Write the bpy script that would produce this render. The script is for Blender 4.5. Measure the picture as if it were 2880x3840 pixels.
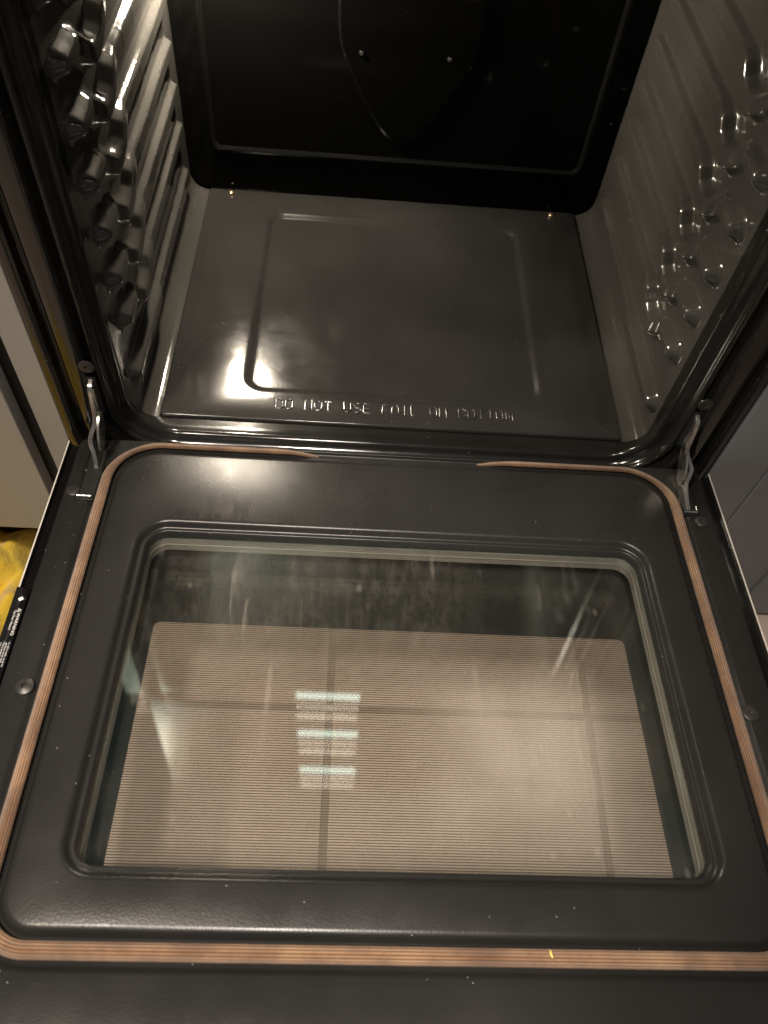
import bpy, bmesh, math, random
import numpy as np
from mathutils import Vector, Matrix, Euler

for o in list(bpy.data.objects):
    bpy.data.objects.remove(o)
SC = bpy.context.scene
COL = SC.collection
rnd = random.Random(7)

# ------------------------------------------------------------------ camera
cam_d = bpy.data.cameras.new("camera")
cam = bpy.data.objects.new("camera", cam_d)
COL.objects.link(cam)
cam.location = (-0.06496, -0.58048, 0.72612)
cam.rotation_euler = (0.6039, -0.0749, 0.0067)
cam_d.sensor_fit = 'VERTICAL'
cam_d.sensor_height = 24.0
cam_d.sensor_width = 18.0
cam_d.lens = 2980.53 / 3840 * 24.0
cam_d.clip_start = 0.01
cam_d.clip_end = 100
cam_d.dof.use_dof = True
cam_d.dof.focus_distance = 0.93
cam_d.dof.aperture_fstop = 4.4
SC.camera = cam

# ------------------------------------------------------------------ world (an even, dim, warm kitchen)
W = bpy.data.worlds.new("World")
SC.world = W
W.use_nodes = True
bg = W.node_tree.nodes["Background"]
bg.inputs[0].default_value = (1.0, 0.93, 0.87, 1)
bg.inputs[1].default_value = 0.115

# ------------------------------------------------------------------ lights
def area(name, loc, target, sx, sy, power, color, spread=math.pi):
    d = bpy.data.lights.new(name, 'AREA')
    d.shape = 'RECTANGLE'
    d.size, d.size_y = sx, sy
    d.energy = power
    d.color = color
    d.spread = spread
    o = bpy.data.objects.new(name, d)
    COL.objects.link(o)
    o.location = loc
    o.rotation_euler = (Vector(target) - Vector(loc)).to_track_quat('-Z', 'Y').to_euler()
    return o

# three short unseen light bars, added for the reflections in the door glass
for (xx, zz_) in ((-0.067, 0.508), (-0.064, 0.640), (-0.061, 0.788)):
    area("reflected_light_bar", (xx, -0.012, zz_), (xx, -0.512, zz_ - 0.86), 0.106, 0.010, 0.020, (1.0, 0.95, 0.86))
# recessed ceiling downlight, up to the left of the cooker
sp_d = bpy.data.lights.new("overhead_spot", 'SPOT')
sp_d.energy = 165
sp_d.color = (1.0, 0.86, 0.71)
sp_d.spot_size = math.radians(82)
sp_d.spot_blend = 1.0
sp_d.shadow_soft_size = 0.09
sp = bpy.data.objects.new("overhead_spot", sp_d)
COL.objects.link(sp)
sp.location = (-0.72, -0.62, 2.05)
sp.rotation_euler = (Vector((-0.60, -0.36, -0.3)) - Vector(sp.location)).to_track_quat('-Z', 'Y').to_euler()

# added narrow spot, aimed through the door window to brighten the tiles below
fill_d = sp_d.copy()
fill_d.name = "overhead_spot"
fill_d.energy = 265
fill_d.color = (1.0, 0.88, 0.78)
fill_d.spot_size = math.radians(26)
fill_d.spot_blend = 0.8
sp2 = bpy.data.objects.new("overhead_spot", fill_d)
COL.objects.link(sp2)
sp2.location = (-0.18, -0.92, 2.05)
sp2.rotation_euler = (Vector((-0.03, -0.30, -0.15)) - Vector(sp2.location)).to_track_quat('-Z', 'Y').to_euler()

SC.view_settings.view_transform = 'Standard'
SC.view_settings.look = 'None'
SC.view_settings.gamma = 1.0
SC.view_settings.exposure = 0.0
SC.render.engine = 'CYCLES'
SC.cycles.max_bounces = 10
SC.cycles.glossy_bounces = 6
SC.cycles.diffuse_bounces = 4
SC.cycles.transparent_max_bounces = 32
SC.cycles.sample_clamp_indirect = 4.0
SC.cycles.blur_glossy = 0.6
SC.cycles.use_denoising = True
try:
    SC.cycles.denoiser = 'OPENIMAGEDENOISE'
except Exception:
    pass

# ------------------------------------------------------------------ material helpers
class NT:
    def __init__(self, name):
        self.m = bpy.data.materials.new(name)
        self.m.use_nodes = True
        self.t = self.m.node_tree
        self.n = self.t.nodes
        self.l = self.t.links
        self.bsdf = self.n["Principled BSDF"]
        self.out = self.n["Material Output"]
    def add(self, typ, **kw):
        nd = self.n.new(typ)
        for k, v in kw.items():
            setattr(nd, k, v)
        return nd
    def link(self, a, b):
        self.l.new(a, b)
    def coord(self, which='Object'):
        return self.add('ShaderNodeTexCoord').outputs[which]
    def mapping(self, vec, scale):
        mp = self.add('ShaderNodeMapping')
        self.link(vec, mp.inputs[0])
        mp.inputs['Scale'].default_value = scale
        return mp.outputs[0]
    def noise(self, vec, scale, detail=3, rough=.5):
        nd = self.add('ShaderNodeTexNoise')
        nd.inputs['Scale'].default_value = scale
        nd.inputs['Detail'].default_value = detail
        nd.inputs['Roughness'].default_value = rough
        self.link(vec, nd.inputs['Vector'])
        return nd.outputs['Fac']
    def voro(self, vec, scale):
        nd = self.add('ShaderNodeTexVoronoi')
        nd.inputs['Scale'].default_value = scale
        self.link(vec, nd.inputs['Vector'])
        return nd
    def math(self, op, a, b=None, c=None, clamp=False):
        nd = self.add('ShaderNodeMath', operation=op, use_clamp=clamp)
        for i, v in enumerate((a, b, c)):
            if v is None:
                continue
            if isinstance(v, (int, float)):
                nd.inputs[i].default_value = v
            else:
                self.link(v, nd.inputs[i])
        return nd.outputs[0]
    def ramp(self, fac, a, b, ca=0.0, cb=1.0):
        nd = self.add('ShaderNodeMapRange')
        nd.interpolation_type = 'SMOOTHSTEP'
        self.link(fac, nd.inputs[0])
        nd.inputs[1].default_value = a
        nd.inputs[2].default_value = b
        nd.inputs[3].default_value = ca
        nd.inputs[4].default_value = cb
        return nd.outputs[0]
    def mix(self, fac, ca, cb):
        nd = self.add('ShaderNodeMix', data_type='RGBA')
        if isinstance(fac, (int, float)):
            nd.inputs[0].default_value = fac
        else:
            self.link(fac, nd.inputs[0])
        for i, v in ((6, ca), (7, cb)):
            if isinstance(v, tuple):
                nd.inputs[i].default_value = (*v, 1)
            else:
                self.link(v, nd.inputs[i])
        return nd.outputs[2]
    def bump(self, h, strength, dist, normal=None):
        nd = self.add('ShaderNodeBump')
        nd.inputs['Strength'].default_value = strength
        nd.inputs['Distance'].default_value = dist
        self.link(h, nd.inputs['Height'])
        if normal is not None:
            self.link(normal, nd.inputs['Normal'])
        return nd.outputs[0]
    def set(self, k, v):
        s = self.bsdf.inputs[k]
        if isinstance(v, (int, float)):
            s.default_value = v
        elif isinstance(v, tuple):
            s.default_value = (*v, 1) if len(v) == 3 else v
        else:
            self.link(v, s)

def enamel(name, base, r0, r1, grain=650, gstr=.12, gdist=.0004, speck=.0, wav=.0, spec=.5, stain=None):
    t = NT(name)
    v = t.coord()
    n1 = t.noise(v, 14, 4, .6)
    n2 = t.noise(v, 3.3, 3)
    col = t.mix(t.ramp(n2, .35, .65), tuple(c * .82 for c in base), tuple(c * 1.18 for c in base))
    if speck > 0:
        vo = t.voro(v, 260)
        cr = t.voro(v, 260)
        sep = t.add('ShaderNodeSeparateColor')
        t.link(cr.outputs['Color'], sep.inputs[0])
        sp1 = t.math('LESS_THAN', vo.outputs['Distance'], .10)
        sp2 = t.math('LESS_THAN', sep.outputs[0], speck)
        col = t.mix(t.math('MULTIPLY', sp1, sp2), col, (.42, .40, .36))
    rgh = t.ramp(n1, .3, .72, r0, r1)
    if stain:
        x0, x1, y0, y1 = stain
        sx = t.add('ShaderNodeSeparateXYZ')
        t.link(v, sx.inputs[0])
        mk = t.math('MULTIPLY', t.ramp(sx.outputs[0], x0, x0 + .02), t.ramp(sx.outputs[0], x1 - .02, x1, 1.0, .0))
        mk = t.math('MULTIPLY', mk, t.math('MULTIPLY', t.ramp(sx.outputs[1], y0, y0 + .012), t.ramp(sx.outputs[1], y1 - .03, y1, 1.0, .0)))
        mk = t.math('MULTIPLY', mk, t.ramp(t.noise(t.mapping(v, (95, 26, 1)), 1.0, 8, .78), .46, .74))
        col = t.mix(t.math('MULTIPLY', mk, .17), col, (.26, .21, .17))
        rgh = t.math('ADD', rgh, t.math('MULTIPLY', mk, .25))
    t.set('Base Color', col)
    t.set('Roughness', rgh)
    t.set('Specular IOR Level', spec)
    g = t.noise(v, grain, 2, .6)
    nb = t.bump(g, gstr, gdist)
    if wav > 0:
        nb = t.bump(t.noise(v, 22, 2), wav, .004, nb)
    t.set('Normal', nb)
    return t.m

def plain(name, base, rough, metal=0.0, nscale=60, var=.12, bump=0.0, bscale=300):
    t = NT(name)
    v = t.coord()
    n = t.noise(v, nscale, 4)
    t.set('Base Color', t.mix(n, tuple(c * (1 - var) for c in base), tuple(c * (1 + var) for c in base)))
    t.set('Roughness', t.ramp(n, .3, .7, rough * .85, rough * 1.15))
    t.set('Metallic', metal)
    if bump:
        t.set('Normal', t.bump(t.noise(v, bscale, 3), bump, .0006))
    return t.m

M = {}
M['wall'] = enamel('cavity enamel', (.047, .045, .0415), .06, .11, 480, .09, .0004, .03, .12, .85)
M['roof'] = enamel('oven roof enamel', (.045, .044, .040), .45, .60, 500, .2, .0005, .03, .0)
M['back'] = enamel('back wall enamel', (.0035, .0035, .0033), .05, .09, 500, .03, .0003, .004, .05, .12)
M['floorp'] = enamel('oven floor enamel', (.027, .0262, .025), .11, .19, 380, .22, .0004, .05, .08, .8)
M['frame'] = enamel('front frame enamel', (.011, .0107, .0102), .10, .18, 480, .07, .0003, .03, .05, .55)
M['door'] = enamel('door enamel', (.0150, .0146, .0140), .25, .33, 480, .20, .0005, .03, .04, .27, (-.240, -.140, -.109, -.068))
M['bead'] = enamel('glossy bead enamel', (.006, .006, .0055), .06, .10, 500, .03, .0003, .004, .05, .36)
M['black'] = plain('black inner steel', (.010, .010, .011), .45)
M['shell'] = plain('door shell steel', (.030, .029, .028), .30, .2)
M['edge'] = plain('bright steel edge', (.80, .76, .68), .35, .25)
M['steel'] = plain('zinc plated steel', (.72, .70, .66), .24, 1.0, 90, .25, .15, 500)
M['screwb'] = plain('black oxide screw', (.032, .030, .029), .38, .2)
M['brass'] = plain('discoloured screw', (.55, .40, .26), .35, 1.0, 300, .3)
M['slot'] = plain('dark slot', (.004, .004, .004), .7)  # flat black that stands for the shade inside the hinge slots
M['lampwhite'] = None

# ------------------------------------------------------------------ mesh helpers
def link(name, me, mat=None, parent=None):
    o = bpy.data.objects.new(name, me)
    COL.objects.link(o)
    if mat is not None and len(me.materials) == 0:
        me.materials.append(mat)
    if parent is not None:
        o.parent = parent
    return o

def mesh(name, verts, faces, mat=None, parent=None, smooth=True, angle=40):
    me = bpy.data.meshes.new(name)
    me.from_pydata([tuple(map(float, v)) for v in verts], [], faces)
    me.validate()
    bm = bmesh.new()
    bm.from_mesh(me)
    bmesh.ops.recalc_face_normals(bm, faces=bm.faces)
    bm.to_mesh(me)
    bm.free()
    if smooth:
        me.shade_smooth()
        me.set_sharp_from_angle(angle=math.radians(angle))
    me.update()
    return link(name, me, mat, parent)

def box(name, x0, x1, y0, y1, z0, z1, mat, parent=None, bev=0.0):
    bm = bmesh.new()
    bmesh.ops.create_cube(bm, size=1)
    bmesh.ops.scale(bm, vec=(x1 - x0, y1 - y0, z1 - z0), verts=bm.verts)
    bmesh.ops.translate(bm, vec=((x0 + x1) / 2, (y0 + y1) / 2, (z0 + z1) / 2), verts=bm.verts)
    if bev > 0:
        bmesh.ops.bevel(bm, geom=bm.edges[:], offset=bev, segments=2, affect='EDGES', profile=.5)
    me = bpy.data.meshes.new(name)
    bm.to_mesh(me)
    bm.free()
    return link(name, me, mat, parent)

def empty(name, parent=None, loc=(0, 0, 0), rot=(0, 0, 0)):
    o = bpy.data.objects.new(name, None)
    COL.objects.link(o)
    o.empty_display_size = .05
    o.location = loc
    o.rotation_euler = rot
    if parent is not None:
        o.parent = parent
    return o

def tag(o, label, cat=None, group=None, kind=None):
    if label:
        o['label'] = label
    if cat:
        o['category'] = cat
    if group:
        o['group'] = group
    if kind:
        o['kind'] = kind
    return o

def rrect(hw, a0, a1, ra, rb, nc=12, ns=24):
    """closed rounded rectangle (x, a): a0 > a1; ra = radius at the a0 end, rb at the a1 end"""
    pts = []
    def arc(cx, ca, r, t0, t1):
        for k in range(nc + 1):
            t = t0 + (t1 - t0) * k / nc
            pts.append((cx + r * math.cos(t), ca + r * math.sin(t)))
    def seg(p, q):
        for k in range(1, ns):
            pts.append((p[0] + (q[0] - p[0]) * k / ns, p[1] + (q[1] - p[1]) * k / ns))
    H = math.pi / 2
    arc(hw - ra, a0 - ra, ra, 0, H)
    seg((hw - ra, a0), (-hw + ra, a0))
    arc(-hw + ra, a0 - ra, ra, H, 2 * H)
    seg((-hw, a0 - ra), (-hw, a1 + rb))
    arc(-hw + rb, a1 + rb, rb, 2 * H, 3 * H)
    seg((-hw + rb, a1), (hw - rb, a1))
    arc(hw - rb, a1 + rb, rb, 3 * H, 4 * H)
    seg((hw, a1 + rb), (hw, a0 - ra))
    return pts

def loft(name, loops, mat, parent=None, cap_last=False, cap_first=False, angle=40):
    n = len(loops[0])
    V = [p for L in loops for p in L]
    F = []
    for i in range(len(loops) - 1):
        for j in range(n):
            k = (j + 1) % n
            F.append((i * n + j, i * n + k, (i + 1) * n + k, (i + 1) * n + j))
    if cap_last:
        F.append(tuple((len(loops) - 1) * n + j for j in range(n)))
    if cap_first:
        F.append(tuple(reversed(range(n))))
    return mesh(name, V, F, mat, parent, True, angle)

def tube(name, path, radii, nseg, mat, parent=None, closed=False, up=(0, 0, 1), flat=1.0, uv=False):
    """swept tube; flat squashes it along `up`"""
    P = [Vector(p) for p in path]
    n = len(P)
    V, F, UV = [], [], []
    upv = Vector(up)
    L = [0.0]
    for i in range(1, n):
        L.append(L[-1] + (P[i] - P[i - 1]).length)
    for i in range(n):
        a = P[i - 1] if (i > 0 or closed) else P[i]
        b = P[(i + 1) % n] if (i < n - 1 or closed) else P[i]
        d = (b - a).normalized()
        s = d.cross(upv)
        if s.length < 1e-5:
            s = d.cross(Vector((1, 0, 0)))
        s.normalize()
        u = s.cross(d).normalized()
        r = radii[i] if isinstance(radii, (list, tuple)) else radii
        for k in range(nseg):
            t = 2 * math.pi * k / nseg
            V.append(P[i] + s * (r * math.cos(t)) + u * (r * flat * math.sin(t)))
            UV.append((L[i], k / nseg))
    m = n if closed else n - 1
    fuv = []
    for i in range(m):
        for k in range(nseg):
            a, b = i * nseg + k, i * nseg + (k + 1) % nseg
            i2 = (i + 1) % n
            c, d = i2 * nseg + (k + 1) % nseg, i2 * nseg + k
            F.append((a, b, c, d))
            l0 = L[i]
            l1 = L[i + 1] if i + 1 < n else L[i] + .001
            fuv.append(((l0, k / nseg), (l0, (k + 1) / nseg), (l1, (k + 1) / nseg), (l1, k / nseg)))
    if not closed:
        F.append(tuple(reversed(range(nseg))))
        F.append(tuple((n - 1) * nseg + k for k in range(nseg)))
    me = bpy.data.meshes.new(name)
    me.from_pydata([tuple(v) for v in V], [], F)
    if uv:
        ul = me.uv_layers.new(name="UVMap")
        for fi, quad in enumerate(fuv):
            for j, li in enumerate(me.polygons[fi].loop_indices):
                ul.data[li].uv = quad[j]
    me.shade_smooth()
    me.set_sharp_from_angle(angle=math.radians(60))
    return link(name, me, mat, parent)

def screw(name, loc, nrm, r, h, mat, parent, recess=True, rot=0.3):
    """domed washer-head screw with a cross recess, lathed, axis along nrm"""
    n = 28
    prof = [(r * 1.0, 0), (r * 1.0, h * .35), (r * .93, h * .6), (r * .80, h * .72), (r * .45, h * .95), (r * .30, h), ]
    V, F = [], []
    for (pr, pz) in prof:
        for k in range(n):
            t = 2 * math.pi * k / n
            V.append((pr * math.cos(t), pr * math.sin(t), pz))
    for i in range(len(prof) - 1):
        for k in range(n):
            F.append((i * n + k, i * n + (k + 1) % n, (i + 1) * n + (k + 1) % n, (i + 1) * n + k))
    # the recess: last ring drops to a cross-shaped pit
    base = (len(prof) - 1) * n
    ring = []
    for k in range(n):
        t = 2 * math.pi * k / n + rot
        c = max(abs(math.cos(t)), abs(math.sin(t)))
        rr = r * (.10 + .19 * max(0, (c - .85) / .15)) if recess else r * .15
        ring.append(len(V))
        V.append((rr * math.cos(t - rot), rr * math.sin(t - rot), h * (.25 if recess else 1.0)))
    for k in range(n):
        F.append((base + k, base + (k + 1) % n, ring[(k + 1) % n], ring[k]))
    F.append(tuple(ring))
    q = Vector((0, 0, 1)).rotation_difference(Vector(nrm))
    V = [q @ Vector(v) + Vector(loc) for v in V]
    return mesh(name, V, F, mat, parent, True, 35)

# ================================================================== THE OVEN
oven = empty('oven', None, (0, 0, -.34))
tag(oven, 'black enamelled oven with its door let down, seen from above into the empty cavity', 'oven')
OV = empty('tmp')   # replaced below: parts are built in world space and parented keeping their place
bpy.data.objects.remove(OV)
def part(o):
    o.parent = oven
    o.matrix_parent_inverse = Matrix.Translation((0, 0, .34))
    return o

HW, Z0, Z1 = .315, -.0255, .513
YF, YB = .068, .536

# ---- front frame: one pressed profile swept round the mouth (offset n outwards, depth y, corner radius)
prof = [(0.0, .0655, .027), (0.0, .056, .036), (0.0, .049, .050), (-.0008, .0465, .055), (-.0010, .0430, .058), (.0006, .0402, .060),
        (.0030, .0385, .062), (.0062, .0358, .064), (.0086, .0318, .066), (.0094, .0280, .068), (.0090, .0252, .069), (.0092, .0225, .070),
        (.0108, .0203, .071), (.0130, .0200, .073), (.0148, .0214, .074), (.0162, .0240, .075), (.0182, .0245, .076), (.0196, .0215, .077),
        (.0206, .0130, .078), (.0218, .0098, .079), (.0240, .0092, .080), (.0300, .0090, .084), (.0385, .0092, .09),
        (.0400, .0105, .09), (.0410, .0165, .09), (.0420, .0185, .09), (.0485, .0185, .09), (.0493, .0165, .09), (.0499, .0085, .09), (.0510, .0065, .09),
        (.0618, .0062, .09), (.0630, .0075, .09), (.0632, .030, .09)]
loops = []
for (n, y, r) in prof:
    L = rrect(HW + n, Z1 + n, Z0 - n, .05 if n < .03 else .012, r, 16, 40)
    loops.append([(x, y, z) for (x, z) in L])
frame = part(loft('front_frame', loops, M['frame'], None, angle=75))
for sx, zz in ((-1, .113), (1, .109)):
    xx = -.332 if sx < 0 else .328
    screw('screw', (xx, .0090, zz), (0, -1, 0), .0082, .0022, M['screwb'], frame)

# ---- cavity base (the trough under the floor plate and the rounded bottom corners)
def ucurve(off=0.0, zt=.0125, r=.027):
    """from the left wall (zt) down, across and up to the right wall; a sunk bed for the floor plate"""
    L = [(-HW, zt)]
    for k in range(11):
        t = math.pi + (math.pi / 2) * k / 10
        L.append((-HW + r + r * math.cos(t), Z0 + r + r * math.sin(t)))
    L += [(-HW + r + .0004, Z0 - .0015), (-HW + r + .0008, Z0 - .009)]
    for k in range(0, 9):
        L.append((-HW + r + .003 + (2 * HW - 2 * r - .006) * k / 8, Z0 - .0095))
    R = [(-x, z) for (x, z) in reversed(L[:-9])]
    return L + R
uc = ucurve()
ys = [.0655 + (YB - .0655) * k / 30 for k in range(31)]
V = [(x, y, z) for y in ys for (x, z) in uc]
n = len(uc)
F = [(i * n + j, i * n + j + 1, (i + 1) * n + j + 1, (i + 1) * n + j) for i in range(30) for j in range(n - 1)]
part(mesh('cavity_base', V, F, M['wall'], None, True, 50))
# ---- cavity ceiling with rounded upper corners
pts = [(-HW, .4725)]
for k in range(9):
    t = math.pi - (math.pi / 2) * k / 8
    pts.append((-HW + .036 + .036 * math.cos(t), Z1 - .036 + .036 * math.sin(t)))
for k in range(9):
    t = math.pi / 2 - (math.pi / 2) * k / 8
    pts.append((HW - .036 + .036 * math.cos(t), Z1 - .036 + .036 * math.sin(t)))
pts.append((HW, .4725))
n = len(pts)
V = [(x, y, z) for y in (.0655, YB) for (x, z) in pts]
part(mesh('cavity_ceiling', V, [(j, j + 1, n + j + 1, n + j) for j in range(n - 1)], M['roof'], None, True, 50))

# ---- side walls: pressed sheets with rack ribs; the ribs are separate parts with shared, analytic normals
RIBZ = [.0275] + [.0965 + .0546 * k for k in range(7)]
def rib_line(i):
    z = RIBZ[i]
    if i == 0:
        return [(.486, z), (.086, z + .001)]
    return [(.486, z), (.222, z), (.210, z - .0030), (.198, z - .0130), (.180, z - .0175), (.164, z - .0165),
            (.150, z - .007), (.139, z + .004), (.127, z + .0085), (.093, z + .0090)]
NY, NZ = 320, 340
yy = np.linspace(.0650, YB, NY)
zz = np.linspace(.0125, .4725, NZ)
Yg, Zg = np.meshgrid(yy, zz, indexing='ij')
Hh = np.zeros_like(Yg)
own = -np.ones(Yg.shape, int)
for i in range(len(RIBZ)):
    P = rib_line(i)
    D = np.full(Yg.shape, 9.0)
    for (a, b) in zip(P[:-1], P[1:]):
        ax, ay = a
        bx, by = b
        dx, dy = bx - ax, by - ay
        t = np.clip(((Yg - ax) * dx + (Zg - ay) * dy) / (dx * dx + dy * dy), 0, 1)
        D = np.minimum(D, np.hypot(Yg - ax - t * dx, Zg - ay - t * dy))
    Ro = .0128 + .0022 * np.clip((.225 - Yg) / .02, 0, 1)
    Ri = .0080 - .0045 * np.clip((.16 - Yg) / .05, 0, 1)
    s = np.clip((Ro - D) / (Ro - Ri), 0, 1)
    sf = s * s * (3 - 2 * s)
    sf = sf * sf * (3 - 2 * sf) * .3 + sf * .7
    kf = np.clip((Yg - .12) / .10, 0, 1)
    s = sf * (1 - kf) + (sf * .55 + s * .45) * kf
    h = .0086 + .0044 * np.clip((.240 - Yg) / .025, 0, 1)
    if i > 0:   # the neck between rail and front stop is pressed a little shallower
        h -= .0058 * np.exp(-((Yg - .143) / .011) ** 2)
        h += .0008 * np.clip((.125 - Yg) / .02, 0, 1)
        # small press marks along the rail
    for yc in (.40, .315, .262):
        h += .0006 * np.exp(-((Yg - yc - .006 * (i % 3)) / .0025) ** 2)
    hh = h * s
    m = hh > Hh
    Hh = np.where(m, hh, Hh)
    own = np.where(hh > .00005, i, own)
def soften(A, n):
    for _ in range(n):
        B = np.pad(A, 1, mode='edge')
        B = (B[:-2] + 2 * B[1:-1] + B[2:]) / 4
        A = (B[:, :-2] + 2 * B[:, 1:-1] + B[:, 2:]) / 4
    return A
kf = np.clip((Yg - .21) / .04, 0, 1)
Hh = soften(Hh, 3) * (1 - kf) + soften(Hh, 1) * kf
# gentle unevenness of thin enamelled sheet, and a flare to the mouth
Hh = Hh + .0004 * np.sin(Yg * 31 + 2 * np.sin(Zg * 23)) * np.sin(Zg * 37)
gy, gz = np.gradient(Hh, yy, zz)
def side_wall(sx):
    X = sx * (HW - Hh)
    nx, ny, nz = np.full(Hh.shape, -sx * 1.0), -gy * 1.0, -gz * 1.0
    ln = np.sqrt(nx * nx + ny * ny + nz * nz)
    NN = np.stack([nx / ln, ny / ln, nz / ln], -1)
    co = np.stack([X, Yg, Zg], -1)
    fo = np.maximum.reduce([own[:-1, :-1], own[1:, :-1], own[1:, 1:], own[:-1, 1:]])
    idx = np.arange(NY * NZ).reshape(NY, NZ)
    quads = np.stack([idx[:-1, :-1], idx[1:, :-1], idx[1:, 1:], idx[:-1, 1:]], -1)
    if sx > 0:
        quads = quads[..., ::-1]
    cof, nf = co.reshape(-1, 3), NN.reshape(-1, 3)
    def sub(name, sel, parent):
        q = quads[sel]
        used, inv = np.unique(q, return_inverse=True)
        me = bpy.data.meshes.new(name)
        me.from_pydata(cof[used].tolist(), [], inv.reshape(q.shape).tolist())
        me.shade_smooth()
        me.normals_split_custom_set_from_vertices(nf[used].tolist())
        return link(name, me, M['wall'], parent)
    w = part(sub('side_wall', fo < 0, None))
    w['label'] = ('left' if sx < 0 else 'right') + ' cavity wall pressed with eight horizontal rack ribs'
    for i in range(len(RIBZ)):
        sub('rack_rib', fo == i, w)
    return w
side_wall(-1)
side_wall(1)

# ---- back wall: glossy black, with a raised border line and the raised fan cover
def yb_(p, d):
    return [(x, YB - .002 - d, z) for (x, z) in p]
bw_loops = []
for (hw_, z0_, z1_, r_) in [(.3149, Z0 + .0002, Z1 - .0001, .038), (.276, .043, .481, .015), (.20, .11, .40, .02)]:
    bw_loops.append(yb_(rrect(hw_, z1_, z0_, r_, r_, 10, 24), .0))
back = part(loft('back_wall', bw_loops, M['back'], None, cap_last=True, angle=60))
bl = []
for (g, d_) in ((.0045, .0004), (.0030, .0016), (.0012, .0036), (-.0004, .0042), (-.0020, .0036), (-.0040, .0014), (-.0055, .0004)):
    bl.append(yb_(rrect(.276 + g, .481 + g, .0445 - g, .0155 + g, .0155 + g, 10, 24), d_))
loft('border_bead', bl, M['bead'], back, angle=75)
# fan cover outline: straight left flank, long diagonal down to a rounded point
def smooth_closed(P, it=4):
    for _ in range(it):
        Q = []
        for i in range(len(P)):
            a, b = P[i], P[(i + 1) % len(P)]
            Q.append((a[0] * .75 + b[0] * .25, a[1] * .75 + b[1] * .25))
            Q.append((a[0] * .25 + b[0] * .75, a[1] * .25 + b[1] * .75))
        P = Q
    return P
fan = smooth_closed([(-.088, .36), (-.096, .225), (-.078, .175), (-.022, .078), (.022, .072), (.082, .175), (.096, .225), (.088, .36)], 4)
cx_, cz_ = 0.0, .23
fl = []
for (k, d) in ((1.030, .0003), (1.018, .0009), (1.0, .0026), (.988, .0031), (.970, .0031), (.955, .0030), (.5, .0030)):
    fl.append([(cx_ + (x - cx_) * k, YB - .0022 - d, cz_ + (z - cz_) * k) for (x, z) in fan])
loft('fan_cover', fl[-2:], M['back'], back, cap_last=True, angle=70)
loft('fan_cover_rim', fl[:-1], M['back'], back, angle=70)
for (x, z) in ((-.063, .198), (.056, .199)):
    screw('screw', (x, YB - .0050, z), (0, -1, 0), .0032, .0022, M['steel'], back)

# ---- oven lamp, high in the left rear corner
tl = NT('lit oven bulb')
em = tl.add('ShaderNodeEmission')
em.inputs[0].default_value = (1.0, .87, .69, 1)
em.inputs[1].default_value = 1330
tl.link(em.outputs[0], tl.out.inputs[0])
LP = Vector((-.262, .500, .392))
lamp = part(empty('oven_lamp', None, (0, 0, 0)))
V, F = [], []
prof_b = [(.0001, -.021), (.007, -.0205), (.0125, -.017), (.0155, -.010), (.0165, 0.0), (.0150, .008), (.0110, .014), (.0090, .019)]
nb = 20
for (r, t) in prof_b:
    for k in range(nb):
        a = 2 * math.pi * k / nb
        V.append((LP.x + r * math.cos(a), LP.y + t, LP.z + r * math.sin(a)))
F = [(i * nb + k, i * nb + (k + 1) % nb, (i + 1) * nb + (k + 1) % nb, (i + 1) * nb + k) for i in range(len(prof_b) - 1) for k in range(nb)]
bulb = mesh('bulb', V, F, tl.m, lamp)
V = []
prof_s = [(.030, .036), (.030, .030), (.024, .028), (.012, .026), (.0095, .018)]
for (r, t) in prof_s:
    for k in range(nb):
        a = 2 * math.pi * k / nb
        V.append((LP.x + r * math.cos(a), LP.y + t - .004, LP.z + r * math.sin(a)))
F = [(i * nb + k, i * nb + (k + 1) % nb, (i + 1) * nb + (k + 1) % nb, (i + 1) * nb + k) for i in range(len(prof_s) - 1) for k in range(nb)]
mesh('socket', V, F, M['steel'], lamp)

# ---- floor plate with a sunk field, lettering and two screws
FZ = -.0215
FX, FY0, FY1 = .2862, .0672, .5335
fpl = []
def floop(hw, y1, y0, r, z):
    return [(x, y, z) for (x, y) in rrect(hw, y1, y0, r, r, 10, 26)]
fpl.append(floop(FX + .0005, FY1, FY0 - .0005, .004, FZ - .0045))
fpl.append(floop(FX, FY1 - .0003, FY0, .004, FZ - .0006))
fpl.append(floop(FX - .001, FY1 - .0012, FY0 + .001, .004, FZ))
for (g, z) in ((.009, 0), (.0065, -.0002), (.0040, -.0012), (.0005, -.0040), (-.0015, -.0052), (-.004, -.0055), (-.008, -.0054), (-.05, -.0048)):
    fpl.append(floop(.186 + g, .476 + g, .121 - g, max(.020 + g * .9, .005), FZ + z))
plate = part(loft('floor_plate', fpl, M['floorp'], None, cap_last=True, angle=60))
plate['label'] = 'removable oven floor plate with sunk rectangular field and raised lettering'
for (x, y) in ((-.253, .5225), (.249, .5230)):
    screw('screw', (x, y, FZ), (0, 0, 1), .0048, .0042, M['brass'], plate)
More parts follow.
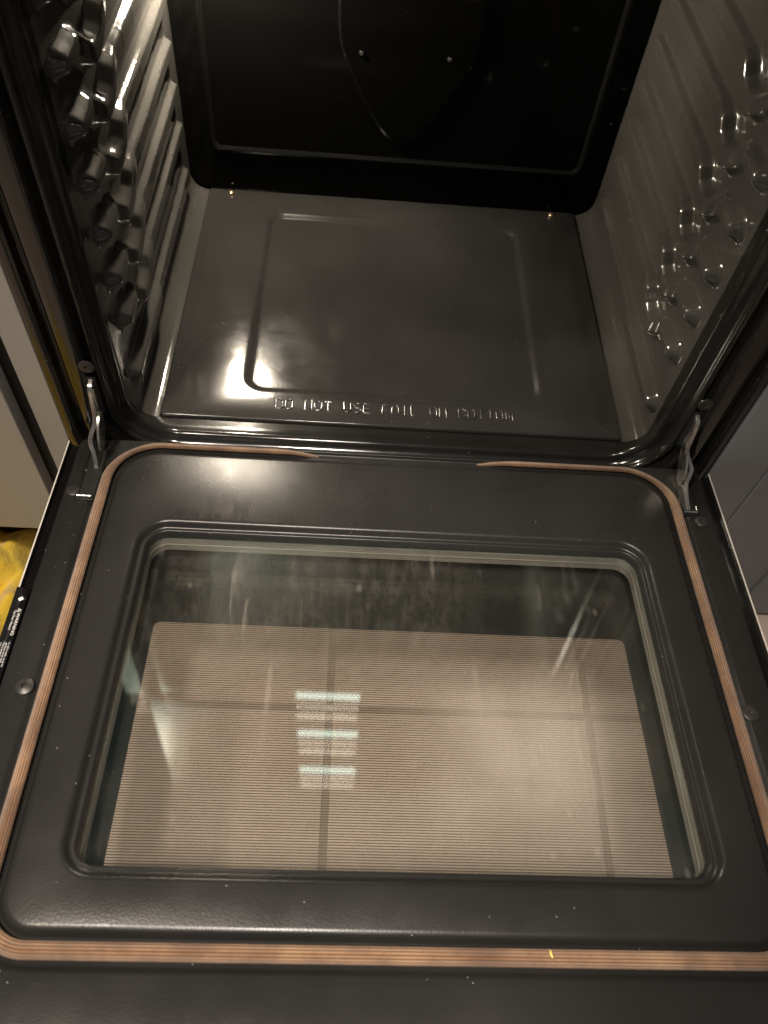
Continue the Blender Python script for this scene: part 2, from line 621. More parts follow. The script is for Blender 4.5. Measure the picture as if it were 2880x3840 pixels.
# lettering, raised tubular strokes
G = {
 'D': [[(0, 0), (0, 1), (.42, 1), (.62, .8), (.62, .2), (.42, 0), (0, 0)]],
 'O': [[(.16, 0), (0, .16), (0, .84), (.16, 1), (.46, 1), (.62, .84), (.62, .16), (.46, 0), (.16, 0)]],
 'N': [[(0, 0), (0, 1), (.62, 0), (.62, 1)]],
 'T': [[(0, 1), (.62, 1)], [(.31, 1), (.31, 0)]],
 'U': [[(0, 1), (0, .16), (.16, 0), (.46, 0), (.62, .16), (.62, 1)]],
 'S': [[(.62, .86), (.48, 1), (.14, 1), (0, .86), (0, .64), (.14, .52), (.48, .48), (.62, .36), (.62, .14), (.48, 0), (.14, 0), (0, .14)]],
 'E': [[(.60, 1), (0, 1), (0, 0), (.60, 0)], [(0, .52), (.48, .52)]],
 'F': [[(.60, 1), (0, 1), (0, 0)], [(0, .52), (.48, .52)]],
 'I': [[(.31, 0), (.31, 1)]],
 'L': [[(0, 1), (0, 0), (.60, 0)]],
 'B': [[(0, 0), (0, 1), (.44, 1), (.60, .86), (.60, .64), (.44, .52), (0, .52)], [(.44, .52), (.62, .38), (.62, .14), (.44, 0), (0, 0)]],
 'M': [[(0, 0), (0, 1), (.31, .35), (.62, 1), (.62, 0)]],
}
TXT = "DO NOT USE FOIL ON BOTTOM"
pitch = .2985 / (len(TXT) - .35)
cw, chh = pitch * 1.12, .0150
for ci, ch in enumerate(TXT):
    if ch == ' ':
        continue
    Vs, Fs = [], []
    for st in G[ch]:
        P = [Vector((-.1485 + ci * pitch + px * cw, .0862 + py * chh, FZ)) for (px, py) in st]
        # resample
        Q = []
        for a, b in zip(P[:-1], P[1:]):
            k = max(1, int((b - a).length / .0012))
            Q += [a.lerp(b, j / k) for j in range(k)]
        Q.append(P[-1])
        base = len(Vs)
        prf = [(-.0019, -.0002), (-.0014, .0005), (-.0007, .0012), (0, .0014), (.0007, .0012), (.0014, .0005), (.0019, -.0002)]
        for i, q in enumerate(Q):
            d = (Q[min(i + 1, len(Q) - 1)] - Q[max(i - 1, 0)]).normalized()
            s = Vector((-d.y, d.x, 0))
            for (o_, hz) in prf:
                Vs.append(q + s * o_ + Vector((0, 0, hz)))
        npf = len(prf)
        for i in range(len(Q) - 1):
            for j in range(npf - 1):
                a = base + i * npf + j
                Fs.append((a, a + 1, a + npf + 1, a + npf))
        Fs.append(tuple(base + j for j in range(npf)))
        Fs.append(tuple(base + (len(Q) - 1) * npf + j for j in range(npf)))
    mesh('raised_letter', Vs, Fs, M['floorp'], plate, True, 80)

# ---- outer body: sheet panels round the cavity
BX = .3775
body = part(empty('oven_body', None, (0, 0, 0)))
box('side_panel', -BX, -BX + .004, .031, .62, -.34, .90, M['frame'], body)
box('side_panel', BX - .004, BX, .031, .62, -.34, .90, M['frame'], body)
box('rear_panel', -BX + .0045, BX - .0045, .600, .604, -.34, .90, M['frame'], body)
box('top_panel', -BX, BX, .012, .63, .9005, .904, M['frame'], body)
box('control_fascia', -BX + .0045, BX - .0045, .006, .030, .5775, .8995, M['frame'], body, .002)
box('drawer_front', -BX + .0045, BX - .0045, .022, .040, -.320, -.093, M['frame'], body, .003)

# ================================================================== THE DOOR (let down, its far end a little raised)
TILT = .0695
door = part(empty('door', None, (0, 0, 0)))
door.rotation_euler = (-TILT, 0, 0)
door.matrix_parent_inverse = Matrix.Translation((0, 0, .34))
door['label'] = 'oven door let down flat, inner side up'
D = door
def dl(hw, yt, yb, rt, rb, z):
    return [(x, y, z) for (x, y) in rrect(hw, yt, yb, rt, rb, 14, 36)]
GY0, GY1, GHW = -.0005, -.516, .321     # gasket centre line
WY0, WY1, WHW = -.1216, -.4522, .262   # window opening
dloops = [dl(.3625, .0060, -.603, .010, .010, -.022), dl(.3625, .0060, -.603, .010, .010, -.0012), dl(.3618, .0053, -.602, .0095, .0095, -.0002),
          dl(.3605, .0042, -.600, .009, .009, .0)]
for (g, z, t) in ((.0150, 0.0, 0), (.0128, -.0006, 0), (.0105, -.0030, 0), (.0085, -.0038, 0), (-.0085, -.0038, 1), (-.0105, -.0020, 1),
                  (-.0125, .0016, 1), (-.0145, .0032, 1), (-.018, .0038, 1)):
    yt = GY0 + (g if g < 0 else g * .22)
    dloops.append(dl(GHW + g, yt, GY1 - g, max(.055 + g, .012), max(.040 + g, .01), z))
for (g, z) in ((.0140, .0040), (.0118, .0038), (.0098, .0024), (.0085, .0002), (.0074, -.0020), (.0062, -.0030), (.0048, -.0033),
               (.0038, -.0030), (.0026, -.0036), (.0014, -.0062), (.0006, -.0095), (.0, -.0115), (.0008, -.0130)):
    dloops.append(dl(WHW + g, WY0 + g * 1.05, WY1 - g * 1.1, .020 + g * 1.1, .016 + g * 1.1, z))
panel = loft('inner_panel', dloops, M['door'], D, angle=70)
panel['label'] = 'black textured enamel inner panel with rounded window opening'

# gasket: knitted fibreglass rope, open at the hinge side where both ends tuck down
tg = NT('knitted fibreglass gasket')
uvn = tg.add('ShaderNodeUVMap')
sx_ = tg.add('ShaderNodeSeparateXYZ')
tg.link(uvn.outputs[0], sx_.inputs[0])
u_, v_ = sx_.outputs[0], sx_.outputs[1]
vv_ = tg.math('MULTIPLY', v_, 16.0)
tri = tg.math('ABSOLUTE', tg.math('SUBTRACT', tg.math('FRACT', vv_), .5))
ph = tg.math('ADD', tg.math('MULTIPLY', u_, 480.0), tg.math('MULTIPLY', tri, 1.6))
st1 = tg.math('SINE', tg.math('MULTIPLY', ph, 6.28318))
col_ = tg.math('SINE', tg.math('MULTIPLY', vv_, 6.28318))
hgt = tg.math('ADD', tg.math('MULTIPLY', st1, .5), tg.math('MULTIPLY', col_, .6))
ob = tg.coord()
nn = tg.noise(ob, 26, 4, .6)
nn2 = tg.noise(ob, 7, 3)
c1 = tg.mix(tg.ramp(nn, .32, .70), (.21, .112, .052), (.44, .26, .132))
c1 = tg.mix(tg.ramp(nn2, .52, .75), c1, (.16, .078, .038))
c2 = tg.mix(tg.ramp(hgt, -.9, .75), (.05, .020, .010), c1)
tg.set('Base Color', c2)
tg.set('Roughness', .72)
tg.set('Specular IOR Level', .25)
tg.set('Sheen Weight', .25)
tg.set('Normal', tg.bump(hgt, .8, .0008))
gp = rrect(GHW, GY0, GY1, .055, .040, 24, 60)
# start at the middle of the hinge side, leave the gap, walk round
i0 = 24 + 1 + 30 - 1
gp = gp[i0:] + gp[:i0]
GP = []
for (x, y) in gp:
    if y > GY0 - .0005 and abs(x + .0) < .001:
        continue
    GP.append((x, y))
path, rad = [], []
dense = []
for a, b in zip(GP, GP[1:]):
    k = max(1, int(math.hypot(b[0] - a[0], b[1] - a[1]) / .004))
    dense += [(a[0] + (b[0] - a[0]) * j / k, a[1] + (b[1] - a[1]) * j / k) for j in range(k)]
dense.append(GP[-1])
for (x, y) in dense:
    on_top = y > GY0 - .003
    if on_top and -.083 < x < .088:
        continue
    z = .0022
    r = .0057
    if on_top:
        e = min(abs(x + .083), abs(x - .088))
        f = min(1.0, e / .055)
        z = .0022 - .0085 * (1 - f) ** 2
        r = .0057 - .0016 * (1 - f)

    r += .0009 * min(1.0, max(0.0, (-.40 - y) / .10))
    k_ = min(1.0, max(0.0, (y - GY0 + .062) / .060))
    k_ = k_ * k_ * (3 - 2 * k_)
    z -= .0014 * k_
    r -= .0023 * k_
    path.append((x, y, z))
    rad.append(max(r, .0020))
gasket = tube('gasket', path, rad, 18, tg.m, D, flat=.86, uv=True)
gasket['label'] = 'pinkish tan knitted rope gasket running round the door panel'

# window spacer (pale strip seen under the enamel edge) and dark box below
tsp = plain('pale glass spacer', (.105, .102, .084), .5, 0, 40, .15)
lo = [dl(WHW + .001, WY0 + .001, WY1 - .001, .019, .016, z) for z in (-.0135, -.0240)]
lo += [dl(WHW + .0002, WY0, WY1, .019, .016, -.0243), dl(WHW + .0002, WY0, WY1, .019, .016, -.0250), dl(WHW + .001, WY0 + .001, WY1 - .001, .019, .016, -.0253), dl(WHW + .001, WY0 + .001, WY1 - .001, .019, .016, -.0350)]
loft('window_spacer', lo, tsp, D, angle=40)
lo = [dl(WHW + .0012, WY0 + .0012, WY1 - .0012, .019, .016, -.0352), dl(.292, -.092, -.482, .02, .02, -.0354), dl(.294, -.090, -.484, .02, .02, -.0595)]
loft('window_box', lo, M['black'], D, angle=40)

# panes
def glass(name, tint, refl, rough, f0, dirt_haze):
    t = NT(name)
    t.n.remove(t.bsdf)
    v = t.coord()
    tr = t.add('ShaderNodeBsdfTransparent')
    tr.inputs[0].default_value = (*tint, 1)
    gl = t.add('ShaderNodeBsdfGlossy', distribution='BECKMANN')
    gl.inputs['Color'].default_value = (*refl, 1)
    gl.inputs['Roughness'].default_value = rough
    lw = t.add('ShaderNodeLayerWeight')
    lw.inputs[0].default_value = .5
    fr = t.math('ADD', t.math('MULTIPLY', t.math('POWER', lw.outputs['Facing'], 5.0), 1 - f0), f0)
    mx = t.add('ShaderNodeMixShader')
    t.link(fr, mx.inputs[0])
    t.link(tr.outputs[0], mx.inputs[1])
    t.link(gl.outputs[0], mx.inputs[2])
    last = mx.outputs[0]
    if dirt_haze:
        # dried drips: streaks stretched along the door, blotches and specks
        s1 = t.noise(t.mapping(v, (70, 4.2, 1)), 1.0, 5, .62)
        s2 = t.noise(v, 7.5, 5, .6)
        s3 = t.noise(t.mapping(v, (24, 11, 1)), 1.0, 6, .7)
        vo = t.voro(t.mapping(v, (1, .55, 1)), 52)
        drips = t.math('MULTIPLY', t.ramp(s1, .56, .74), t.ramp(s2, .44, .66))
        film = t.ramp(t.math('MULTIPLY', s2, t.math('ADD', s3, .35)), .30, .60, .0, .55)
        # hinge-side dull film with small clean drops; the oven lamp's haze painted in
        sxyz = t.add('ShaderNodeSeparateXYZ')
        t.link(v, sxyz.inputs[0])
        brush = t.noise(t.mapping(v, (5, 420, 1)), 1.0, 3, .6)
        pat = t.math('MULTIPLY', t.ramp(sxyz.outputs[0], -.26, -.20), t.ramp(sxyz.outputs[0], .02, .12, 1.0, .0))
        pat = t.math('MULTIPLY', pat, t.ramp(sxyz.outputs[1], -.33, -.24))
        pat = t.math('MULTIPLY', pat, t.ramp(t.noise(t.mapping(v, (95, 38, 1)), 1.0, 8, .78), .42, .66, .12, 1.0))
        pat = t.math('MULTIPLY', pat, t.ramp(brush, .3, .7, .75, 1.0))
        drops = t.ramp(t.math('ADD', t.noise(t.mapping(v, (120, 60, 1)), 1.0, 3, .5), t.math('MULTIPLY', s2, .25)), .755, .80, 1.0, 0.1)
        pat = t.math('MULTIPLY', pat, drops)
        spots = t.ramp(vo.outputs['Distance'], .10, .17, 1.0, 0.0)
        sepc = t.add('ShaderNodeSeparateColor')
        t.link(vo.outputs['Color'], sepc.inputs[0])
        spots = t.math('MULTIPLY', spots, t.math('GREATER_THAN', sepc.outputs[0], .86))
        dm = t.math('ADD', t.math('MULTIPLY', drips, .20), t.math('MULTIPLY', film, .03))
        dm = t.math('ADD', dm, t.math('MULTIPLY', spots, .10))
        dm = t.math('ADD', dm, t.math('MULTIPLY', pat, .036))
        hz = t.math('MULTIPLY', t.ramp(sxyz.outputs[0], -.02, .11), t.ramp(sxyz.outputs[0], .13, .25, 1.0, .0))  # smeared film patch with a blurred reflection painted in as haze
        hz = t.math('MULTIPLY', hz, t.math('MULTIPLY', t.ramp(sxyz.outputs[1], -.46, -.36), t.ramp(sxyz.outputs[1], -.32, -.25, 1.0, .0)))
        hz = t.math('MULTIPLY', hz, t.ramp(s2, .25, .65, .3, 1.0))
        dm = t.math('ADD', dm, t.math('MULTIPLY', hz, .22))
        dm = t.math('MULTIPLY', dm, dirt_haze, clamp=True)
        df = t.add('ShaderNodeBsdfDiffuse')
        df.inputs[0].default_value = (.55, .50, .43, 1)
        m2 = t.add('ShaderNodeMixShader')
        t.link(dm, m2.inputs[0])
        t.link(last, m2.inputs[1])
        t.link(df.outputs[0], m2.inputs[2])
        last = m2.outputs[0]
    t.link(last, t.out.inputs[0])
    return t.m
g1 = glass('inner pane glass', (.985, .985, .98), (.74, 1.0, .96), .055, .055, .62)
g2 = glass('middle pane glass', (.985, .985, .98), (1.0, .92, .86), .048, .022, .25)
p1 = box('glass_pane', -.2618, .2618, WY1 + .0002, WY0 - .0002, -.0185, -.0145, g1, D, .0006)
p1['label'] = 'uppermost clear pane with dried drips and smears'
p2 = box('glass_pane', -.288, .288, -.478, -.096, -.0400, -.0362, g2, D, .0006)
p2['label'] = 'clear pane below the smeared one'

# outer glass: black print with a field of fine clear stripes
to = NT('printed outer glass')
to.n.remove(to.bsdf)
v = to.coord()
sp3 = to.add('ShaderNodeSeparateXYZ')
to.link(v, sp3.inputs[0])
X_, Y_ = sp3.outputs[0], sp3.outputs[1]
PH, PY0, PY1, PR = .2526, -.1967, -.50, .007
# rounded-rectangle field
qx = to.math('MAXIMUM', to.math('SUBTRACT', to.math('ABSOLUTE', X_), PH - PR), 0.0)
yc_, yh_ = (PY0 + PY1) / 2, (PY0 - PY1) / 2
qy = to.math('MAXIMUM', to.math('SUBTRACT', to.math('ABSOLUTE', to.math('SUBTRACT', Y_, yc_)), yh_ - PR), 0.0)
dist = to.math('SQRT', to.math('ADD', to.math('MULTIPLY', qx, qx), to.math('MULTIPLY', qy, qy)))
field = to.math('LESS_THAN', dist, PR)
stripe = to.math('GREATER_THAN', to.math('FRACT', to.math('MULTIPLY', Y_, 1 / .00245)), .32)
clear = to.math('MULTIPLY', field, stripe)
tr = to.add('ShaderNodeBsdfTransparent')
tr.inputs[0].default_value = (.98, .98, .975, 1)
tile_lit_ = to.add('ShaderNodeBsdfDiffuse')          # beige added to the clear stripes for lit tiles seen through them
tile_lit_.inputs[0].default_value = (.56, .435, .345, 1)
mxs = to.add('ShaderNodeMixShader')
mxs.inputs[0].default_value = .27
to.link(tr.outputs[0], mxs.inputs[1])
to.link(tile_lit_.outputs[0], mxs.inputs[2])
pr = to.add('ShaderNodeBsdfDiffuse')
pr.inputs[0].default_value = (.016, .017, .016, 1)
mx = to.add('ShaderNodeMixShader')
to.link(clear, mx.inputs[0])
to.link(pr.outputs[0], mx.inputs[1])
to.link(mxs.outputs[0], mx.inputs[2])
gl = to.add('ShaderNodeBsdfGlossy', distribution='BECKMANN')
gl.inputs['Color'].default_value = (1, .90, .80, 1)
gl.inputs['Roughness'].default_value = .048
lw = to.add('ShaderNodeLayerWeight')
lw.inputs[0].default_value = .5
fr = to.math('ADD', to.math('MULTIPLY', to.math('POWER', lw.outputs['Facing'], 5.0), .97), .025)
m2 = to.add('ShaderNodeMixShader')
to.link(fr, m2.inputs[0])
to.link(mx.outputs[0], m2.inputs[1])
to.link(gl.outputs[0], m2.inputs[2])
to.link(m2.outputs[0], to.out.inputs[0])
og = mesh('outer_glass', [(-.373, -.606, -.0602), (.373, -.606, -.0602), (.373, .000, -.0602), (-.373, .000, -.0602)], [(0, 1, 2, 3)], to.m, D, False)
og['label'] = 'black printed front glass with a field of fine clear stripes'
sol = og.modifiers.new('thickness', 'SOLIDIFY')
sol.thickness = .004
sol.offset = -1
og.data.materials.append(glass('front glass face', (.98, .99, .98), (1, .9, .8), .05, .04, 0))
sol.material_offset = 1
sol.material_offset_rim = 1

# outer shell: thin folded sides with a bright raw edge
def fold(sx):
    x0, x1 = sx * .3735, sx * .3748
    ya, yb2 = -.0015, -.606
    s = mesh('door_side', [(x0, ya, .0010), (x1, ya, .0010), (x1, yb2, .0010), (x0, yb2, .0010),
                           (x0, ya, -.0600), (x1, ya, -.0600), (x1, yb2, -.0600), (x0, yb2, -.0600)],
             [(4, 5, 6, 7), (0, 4, 7, 3), (1, 2, 6, 5), (0, 1, 5, 4), (3, 7, 6, 2)], M['shell'], D, False)
    mesh('bright_edge', [(x0, ya, .0010), (x1, ya, .0010), (x1, yb2, .0010), (x0, yb2, .0010),
                         (x0, ya, .0019), (x1, ya, .0019), (x1, yb2, .0019), (x0, yb2, .0019)],
         [(4, 5, 6, 7), (0, 1, 5, 4), (1, 2, 6, 5), (2, 3, 7, 6), (3, 0, 4, 7)], M['edge'], D, False)
    # channel floor between panel and side
    xa = sx * .3630
    mesh('side_channel', [(xa, ya, -.0075), (x0, ya, -.0045), (x0, yb2, -.0045), (xa, yb2, -.0075)], [(0, 1, 2, 3)], M['bead'], D, False)
fold(-1)
fold(1)

for (x, y, r, h) in ((-.340, -.305, .0086, .0042), (-.353, -.073, .0072, .0018), (.348, -.074, .0072, .0018), (.3365, -.306, .0078, .0016)):
    screw('screw', (x, y, .0001), (0, 0, 1), r, h, M['screwb'], D)

# hinge pockets on the panel: rim, flat black for the hole's shade, retaining bar
def pocket(sx, y0, y1, ybar):
    xa, xb = sorted((sx * .3270, sx * .3485))
    V = []
    for (g, z) in ((.0, .0002), (.0008, .0012), (.0022, .0012), (.0030, .0004)):
        V.append([(xa + g, y1 + g, z), (xb - g, y1 + g, z), (xb - g, y0 - g, z), (xa + g, y0 - g, z)])
    loft('hinge_pocket', V, M['frame'], D, angle=30)
    mesh('pocket_shade', [(xa + .0028, y1 + .0028, .0005), (xb - .0028, y1 + .0028, .0005), (xb - .0028, y0 - .0028, .0005), (xa + .0028, y0 - .0028, .0005)],
         [(0, 1, 2, 3)], M['slot'], D, False)
    tube('retaining_bar', [(xa + .002, ybar, .0026), (xb - .004, ybar, .0026)], .0021, 12, M['steel'], D)
pocket(-1, -.010, -.086, -.0815)
pocket(1, -.010, -.066, -.0620)

# warning label on the door's left edge
tlb = NT('black gloss label')
tlb.set('Base Color', (.006, .006, .007))
tlb.set('Roughness', .18)
tlw = NT('white label print')
tlw.set('Base Color', (.78, .77, .74))
tlw.set('Roughness', .45)
LX0, LX1, LY0, LY1 = -.3760, -.3633, -.200, -.395
V, F = [], []
secs = 24
for k in range(secs + 1):
    y = LY0 + (LY1 - LY0) * k / secs
    sag = .0004 * math.sin(k * 1.3)
    for (x, z) in ((LX0, -.006), (LX0 - .0002, .0018), (LX0 + .0006, .0024), ((LX0 + LX1) / 2, .0022 + sag * .3), (LX1, .0014)):
        V.append((x, y, z))
for k in range(secs):
    for j in range(4):
        a = k * 5 + j
        F.append((a, a + 1, a + 6, a + 5))
lab = mesh('warning_label', V, F, tlb.m, D)
lab['label'] = 'black glossy warning sticker with white lettering folded over the door edge'
sl = lab.modifiers.new('thickness', 'SOLIDIFY')
sl.thickness = .0002
def print_text(txt, x, y, size, sq=1.0):
    cu = bpy.data.curves.new('label_text', 'FONT')
    cu.body = txt
    cu.size = size
    cu.extrude = .00005
    tmp = bpy.data.objects.new('tmp', cu)
    COL.objects.link(tmp)
    dg = bpy.context.evaluated_depsgraph_get()
    me = bpy.data.meshes.new_from_object(tmp.evaluated_get(dg))
    bpy.data.objects.remove(tmp)
    me.transform(Matrix.Translation((x, y, .00262)) @ Matrix.Rotation(-math.pi / 2, 4, 'Z') @ Matrix.Diagonal((sq, 1, 1, 1)))
    me.materials.clear()
    return link('label_text', me, tlw.m, D)
print_text("\u26A0 WARNING".replace("\u26A0 ", ""), -.3671, -.2295, .0040, 1.28)
print_text("Tip Over Hazard", -.3706, -.2265, .0030, 1.05)
print_text("\u2022 A child or adult can tip the", -.3660, -.2605, .0023, 1.0)
print_text("appliance and be killed.", -.3684, -.2620, .0023, 1.0)
print_text("\u2022 Check installation and be sure", -.3709, -.2605, .0023, 1.0)
print_text("it is anchored to the wall.", -.3735, -.2620, .0023, 1.0)
# pictogram square and warning triangle
mesh('label_pictogram', [(-.3712, -.2135, .00265), (-.3676, -.2110, .00265), (-.3655, -.2140, .00265), (-.3691, -.2166, .00265)], [(0, 1, 2, 3)], tlw.m, D, False)
mesh('label_triangle', [(-.3640, -.2265, .00255), (-.3674, -.2242, .00262), (-.3674, -.2288, .00262),
                        (-.3650, -.2265, .00262), (-.3669, -.2252, .00262), (-.3669, -.2278, .00262)],
     [(0, 1, 4, 3), (1, 2, 5, 4), (2, 0, 3, 5)], tlw.m, D, False)

# ---- hinges
def hinge(sx, pts, wid):
    hg = part(empty('hinge', None, (0, 0, 0)))
    P = [Vector(p) for p in pts]
    V, F = [], []
    th = .0024
    # dense smooth path
    Q, Wd = [], []
    for i in range(len(P) - 1):
        for k in range(5):
            Q.append(P[i].lerp(P[i + 1], k / 5))
            Wd.append(wid[i] + (wid[i + 1] - wid[i]) * k / 5)
    Q.append(P[-1])
    Wd.append(wid[-1])
    for _ in range(3):
        Q = [Q[0]] + [(Q[i - 1] + Q[i] * 2 + Q[i + 1]) / 4 for i in range(1, len(Q) - 1)] + [Q[-1]]
    for i, q in enumerate(Q):
        d = (Q[min(i + 1, len(Q) - 1)] - Q[max(i - 1, 0)]).normalized()
        d2 = Vector((0, d.y, d.z)).normalized()
        inw = Vector((0, -d2.z, d2.y))
        if inw.y < 0:
            inw = -inw
        w = inw * Wd[i]
        t = Vector((th, 0, 0))
        b = .0005
        for (a_, c_) in ((-1, 0), (-1 + .25, -b), (1 - .25, -b), (1, 0)):
            V.append(q + t * a_ + inw * (c_))
        V.append(q + t + w)
        V.append(q - t + w)
    for i in range(len(Q) - 1):
        for j in range(6):
            a, b = i * 6 + j, i * 6 + (j + 1) % 6
            F.append((a, b, b + 6, a + 6))
    F.append(tuple(range(6)))
    F.append(tuple((len(Q) - 1) * 6 + j for j in range(6)))
    mesh('hinge_arm', V, F, M['steel'], hg, True, 30)
    # rivet and inner strap
    c = P[4]
    screw('rivet', (c.x - sx * .0019, c.y + .010, c.z + .002), (-sx, 0, 0), .0048, .0024, M['steel'], hg, False)
    # the second, lens-shaped leaf on the inner side
    LV, LF = [], []
    nl = 16
    ctr = Vector((P[5].x - sx * .0095, P[5].y + .006, P[5].z - .001))
    ax = (P[7] - P[4]); ax = Vector((0, ax.y, ax.z)).normalized()
    pr_ = Vector((0, -ax.z, ax.y))
    for dx_ in (-.0013, .0013):
        for k in range(nl):
            t_ = 2 * math.pi * k / nl
            LV.append(ctr + Vector((dx_, 0, 0)) + ax * (.024 * math.cos(t_)) + pr_ * (.011 * math.sin(t_)))
    for k in range(nl):
        LF.append((k, (k + 1) % nl, nl + (k + 1) % nl, nl + k))
    LF += [tuple(reversed(range(nl))), tuple(nl + k for k in range(nl))]
    mesh('hinge_leaf', LV, LF, M['steel'], hg, True, 40)
    # slot in the frame, a flat black sheet for its shade
    s0 = P[0]
    mesh('frame_slot_shade', [(s0.x - .0052, .0088, s0.z - .052), (s0.x + .0052, .0088, s0.z - .052), (s0.x + .0052, .0088, s0.z + .004), (s0.x - .0052, .0088, s0.z + .004)],
         [(0, 1, 2, 3)], M['slot'], hg, False)
    return hg
hinge(-1, [(-.332, .010, .094), (-.332, -.001, .091), (-.3325, -.004, .0719), (-.3327, -.008, .0507), (-.3355, -.012, .0418), (-.3392, -.018, .0351), (-.341, -.022, .0261),
           (-.3382, -.028, .0197), (-.336, -.036, .0062), (-.336, -.046, -.004)], [.012, .013, .014, .016, .020, .026, .028, .026, .020, .012])
hinge(1, [(.3259, .010, .093), (.3259, -.001, .0901), (.3271, -.004, .0669), (.3263, -.008, .0504), (.3368, -.014, .0333), (.3393, -.018, .0297), (.3375, -.024, .0222), (.3342, -.03, .0171),
          (.3351, -.045, .009), (.3374, -.06, .0035)], [.012, .013, .014, .018, .028, .030, .028, .024, .010, .006])

# ================================================================== SURROUNDINGS
# ---- kitchen floor: tiles on a grout bed
FLZ = -.34
tt = NT('beige floor tile')
v = tt.coord()
oi = tt.add('ShaderNodeObjectInfo')
n1 = tt.noise(v, 9, 5, .6)
n2 = tt.noise(v, 60, 4, .6)
cA = tt.mix(tt.ramp(n1, .3, .7), (.60, .485, .405), (.76, .63, .54))
cA = tt.mix(tt.math('MULTIPLY', tt.ramp(n2, .5, .75), .35), cA, (.50, .39, .31))
tt.set('Base Color', cA)
tt.set('Roughness', tt.ramp(n2, .3, .7, .35, .5))
tt.set('Normal', tt.bump(n2, .15, .001))
groutm = plain('dark grout', (.21, .17, .14), .9, 0, 200, .25, .4, 400)
floor = mesh('floor', [(-2.2, -2.2, FLZ - .004), (2.2, -2.2, FLZ - .004), (2.2, .75, FLZ - .004), (-2.2, .75, FLZ - .004)], [(0, 1, 2, 3)], groutm, None, False)
tag(floor, 'beige tiled kitchen floor seen through the door window', None, None, 'structure')
TP, GW = .366, .011
bm = bmesh.new()
bmesh.ops.create_cube(bm, size=1)
bmesh.ops.scale(bm, vec=(TP - GW, TP - GW, .008), verts=bm.verts)
bmesh.ops.bevel(bm, geom=[e for e in bm.edges if all(vv.co.z > 0 for vv in e.verts)], offset=.0016, segments=2, affect='EDGES')
tile_me = bpy.data.meshes.new('tile')
bm.to_mesh(tile_me)
bm.free()
tile_me.materials.append(tt.m)
for i in range(-4, 4):
    for j in range(-4, 3):
        x = -.0635 + TP * (i + .5)
        y = -.178 + TP * (j + .5)
        if abs(x) > 1.5 or y < -1.4:
            continue
        o = link('tile', tile_me, None, floor)
        o.location = (x, y, FLZ - .004 + rnd.uniform(0, .0008))
        o.rotation_euler = (0, 0, rnd.choice((0, 1, 2, 3)) * math.pi / 2)

# ---- cabinets on both sides
def paint(name, c):
    t = NT(name)
    v = t.coord()
    n = t.noise(v, 5, 4)
    g = t.noise(t.mapping(v, (90, 90, 9)), 1.0, 4, .6)
    t.set('Base Color', t.mix(n, tuple(q * .93 for q in c), tuple(q * 1.06 for q in c)))
    t.set('Roughness', .42)
    t.set('Normal', t.bump(g, .08, .0006))
    return t.m
mcl = paint('cream grey cabinet paint', (.345, .335, .315))
mcd = paint('gap shadow board', (.10, .095, .09))  # dark carcass paint, with the shade of the door gap in its colour
mcr = paint('slate grey cabinet paint', (.235, .245, .265))
mtk = plain('brown plinth board', (.20, .12, .055), .5, 0, 30, .25)
cl = empty('cabinet', None, (-.70, .30, FLZ))
tag(cl, 'cream grey kitchen cabinet left of the oven, above the yellow towel', 'cabinet')
def cpart(name, root, *a, **k):
    o = box(name, *a, **k)
    o.parent = root
    o.matrix_parent_inverse = Matrix.Translation(-Vector(root.location))
    return o
cpart('filler_strip', cl, -.4085, -.3800, .0100, .030, -.182, .56, mcl, bev=.001)
cpart('carcass', cl, -1.00, -.3805, .0305, .60, -.180, .56, mcd)
cpart('cabinet_door', cl, -1.00, -.4240, -.004, .016, -.184, .56, mcl, bev=.0015)
cpart('plinth', cl, -1.00, -.3805, .075, .095, -.3395, -.1805, mtk)
cr = empty('cabinet', None, (.70, .30, FLZ))
tag(cr, 'dark slate grey kitchen cabinet right of the oven', 'cabinet')
cpart('filler_strip', cr, .3800, .4440, .0030, .030, -.33, .90, mcr, bev=.0012)
cpart('carcass', cr, .3805, 1.00, .0305, .60, -.332, .90, mcd)
cpart('stile', cr, .4448, .5550, .0000, .030, -.33, .90, mcr, bev=.0012)
cpart('cabinet_door', cr, .5560, 1.00, -.0060, .016, -.33, .90, mcr, bev=.0015)

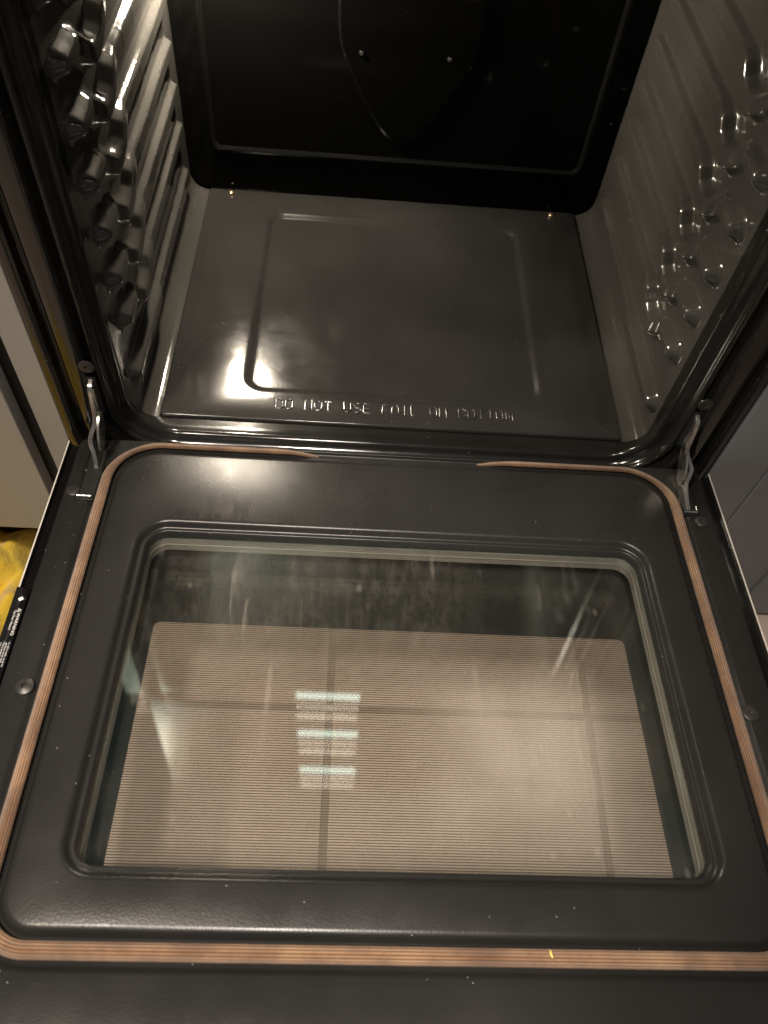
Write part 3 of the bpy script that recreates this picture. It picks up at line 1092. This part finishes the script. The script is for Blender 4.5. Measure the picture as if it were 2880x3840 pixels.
# ---- yellow towel on the floor
ty = NT('yellow terry cloth')
v = ty.coord()
n1 = ty.noise(v, 900, 3, .7)
n2 = ty.noise(v, 14, 4)
n3 = ty.noise(v, 160, 3)
c = ty.mix(ty.ramp(n2, .3, .7), (.92, .60, .035), (.97, .72, .09))
c = ty.mix(ty.math('MULTIPLY', ty.ramp(n3, .55, .8), .4), c, (.40, .25, .02))
ty.set('Base Color', c)
ty.set('Roughness', .95)
ty.set('Specular IOR Level', .1)
ty.set('Sheen Weight', .4)
ty.set('Normal', ty.bump(ty.math('ADD', n1, ty.math('MULTIPLY', n3, 1.4)), .8, .0022))
NTW = 150
V, F = [], []
from mathutils import noise as mn
for i in range(NTW):
    for j in range(NTW):
        u, w = i / (NTW - 1), j / (NTW - 1)
        x = (u - .5) * .36
        y = (w - .5) * .46
        e = min(u, 1 - u, w, 1 - w)
        q = Vector((x * 5.2 + 3.1, y * 4.3 + 1.7, .4))
        warp = Vector((mn.noise(q), mn.noise(q + Vector((7, 3, 1))), 0)) * .55
        f1 = 1 - abs(mn.noise(Vector((x * 8 + 1, y * 6.5, 2.0)) + warp * 1.5)) * 2.0
        f2 = 1 - abs(mn.noise(Vector((x * 17, y * 15 + 4, 5.0)) + warp * 2)) * 2.0
        h = .036 + .052 * f1 + .014 * f2 + .010 * mn.noise(Vector((x * 40, y * 40, 0)))
        h *= min(1, (e / .07)) ** .6
        V.append((x + warp.x * .03 + .012 * mn.noise(Vector((0, y * 20, 3))), y + warp.y * .03 + .012 * mn.noise(Vector((x * 20, 0, 8))), max(.002, h) + .002))
F = [(i * NTW + j, (i + 1) * NTW + j, (i + 1) * NTW + j + 1, i * NTW + j + 1) for i in range(NTW - 1) for j in range(NTW - 1)]
tow = mesh('towel', V, F, ty.m, None, True, 80)
tow.location = (-.640, -.185, FLZ)
tow.rotation_euler = (0, 0, .15)
sm = tow.modifiers.new('thickness', 'SOLIDIFY')
sm.thickness = .003
sm.offset = 1
tag(tow, 'crumpled yellow terry towel on the floor beside the oven door', 'towel')

# ---- a shred of yellow lint on the gasket's front run
tyl = plain('yellow lint', (.80, .66, .16), .9)
pp = []
R_ = Matrix.Rotation(-TILT, 4, 'X')
for (x, y, z) in ((.1138, -.5110, .0068), (.1145, -.5125, .0074), (.1140, -.5138, .0078), (.1147, -.5153, .0077), (.1154, -.5167, .0073), (.1152, -.5180, .0068)):
    pp.append(tuple(R_ @ Vector((x, y, z))))
li = tube('lint', pp, [.0003, .0005, .0007, .0006, .0005, .0002], 8, tyl.m if hasattr(tyl, 'm') else tyl)
tag(li, 'small shred of yellow lint lying on the tan gasket', 'lint')
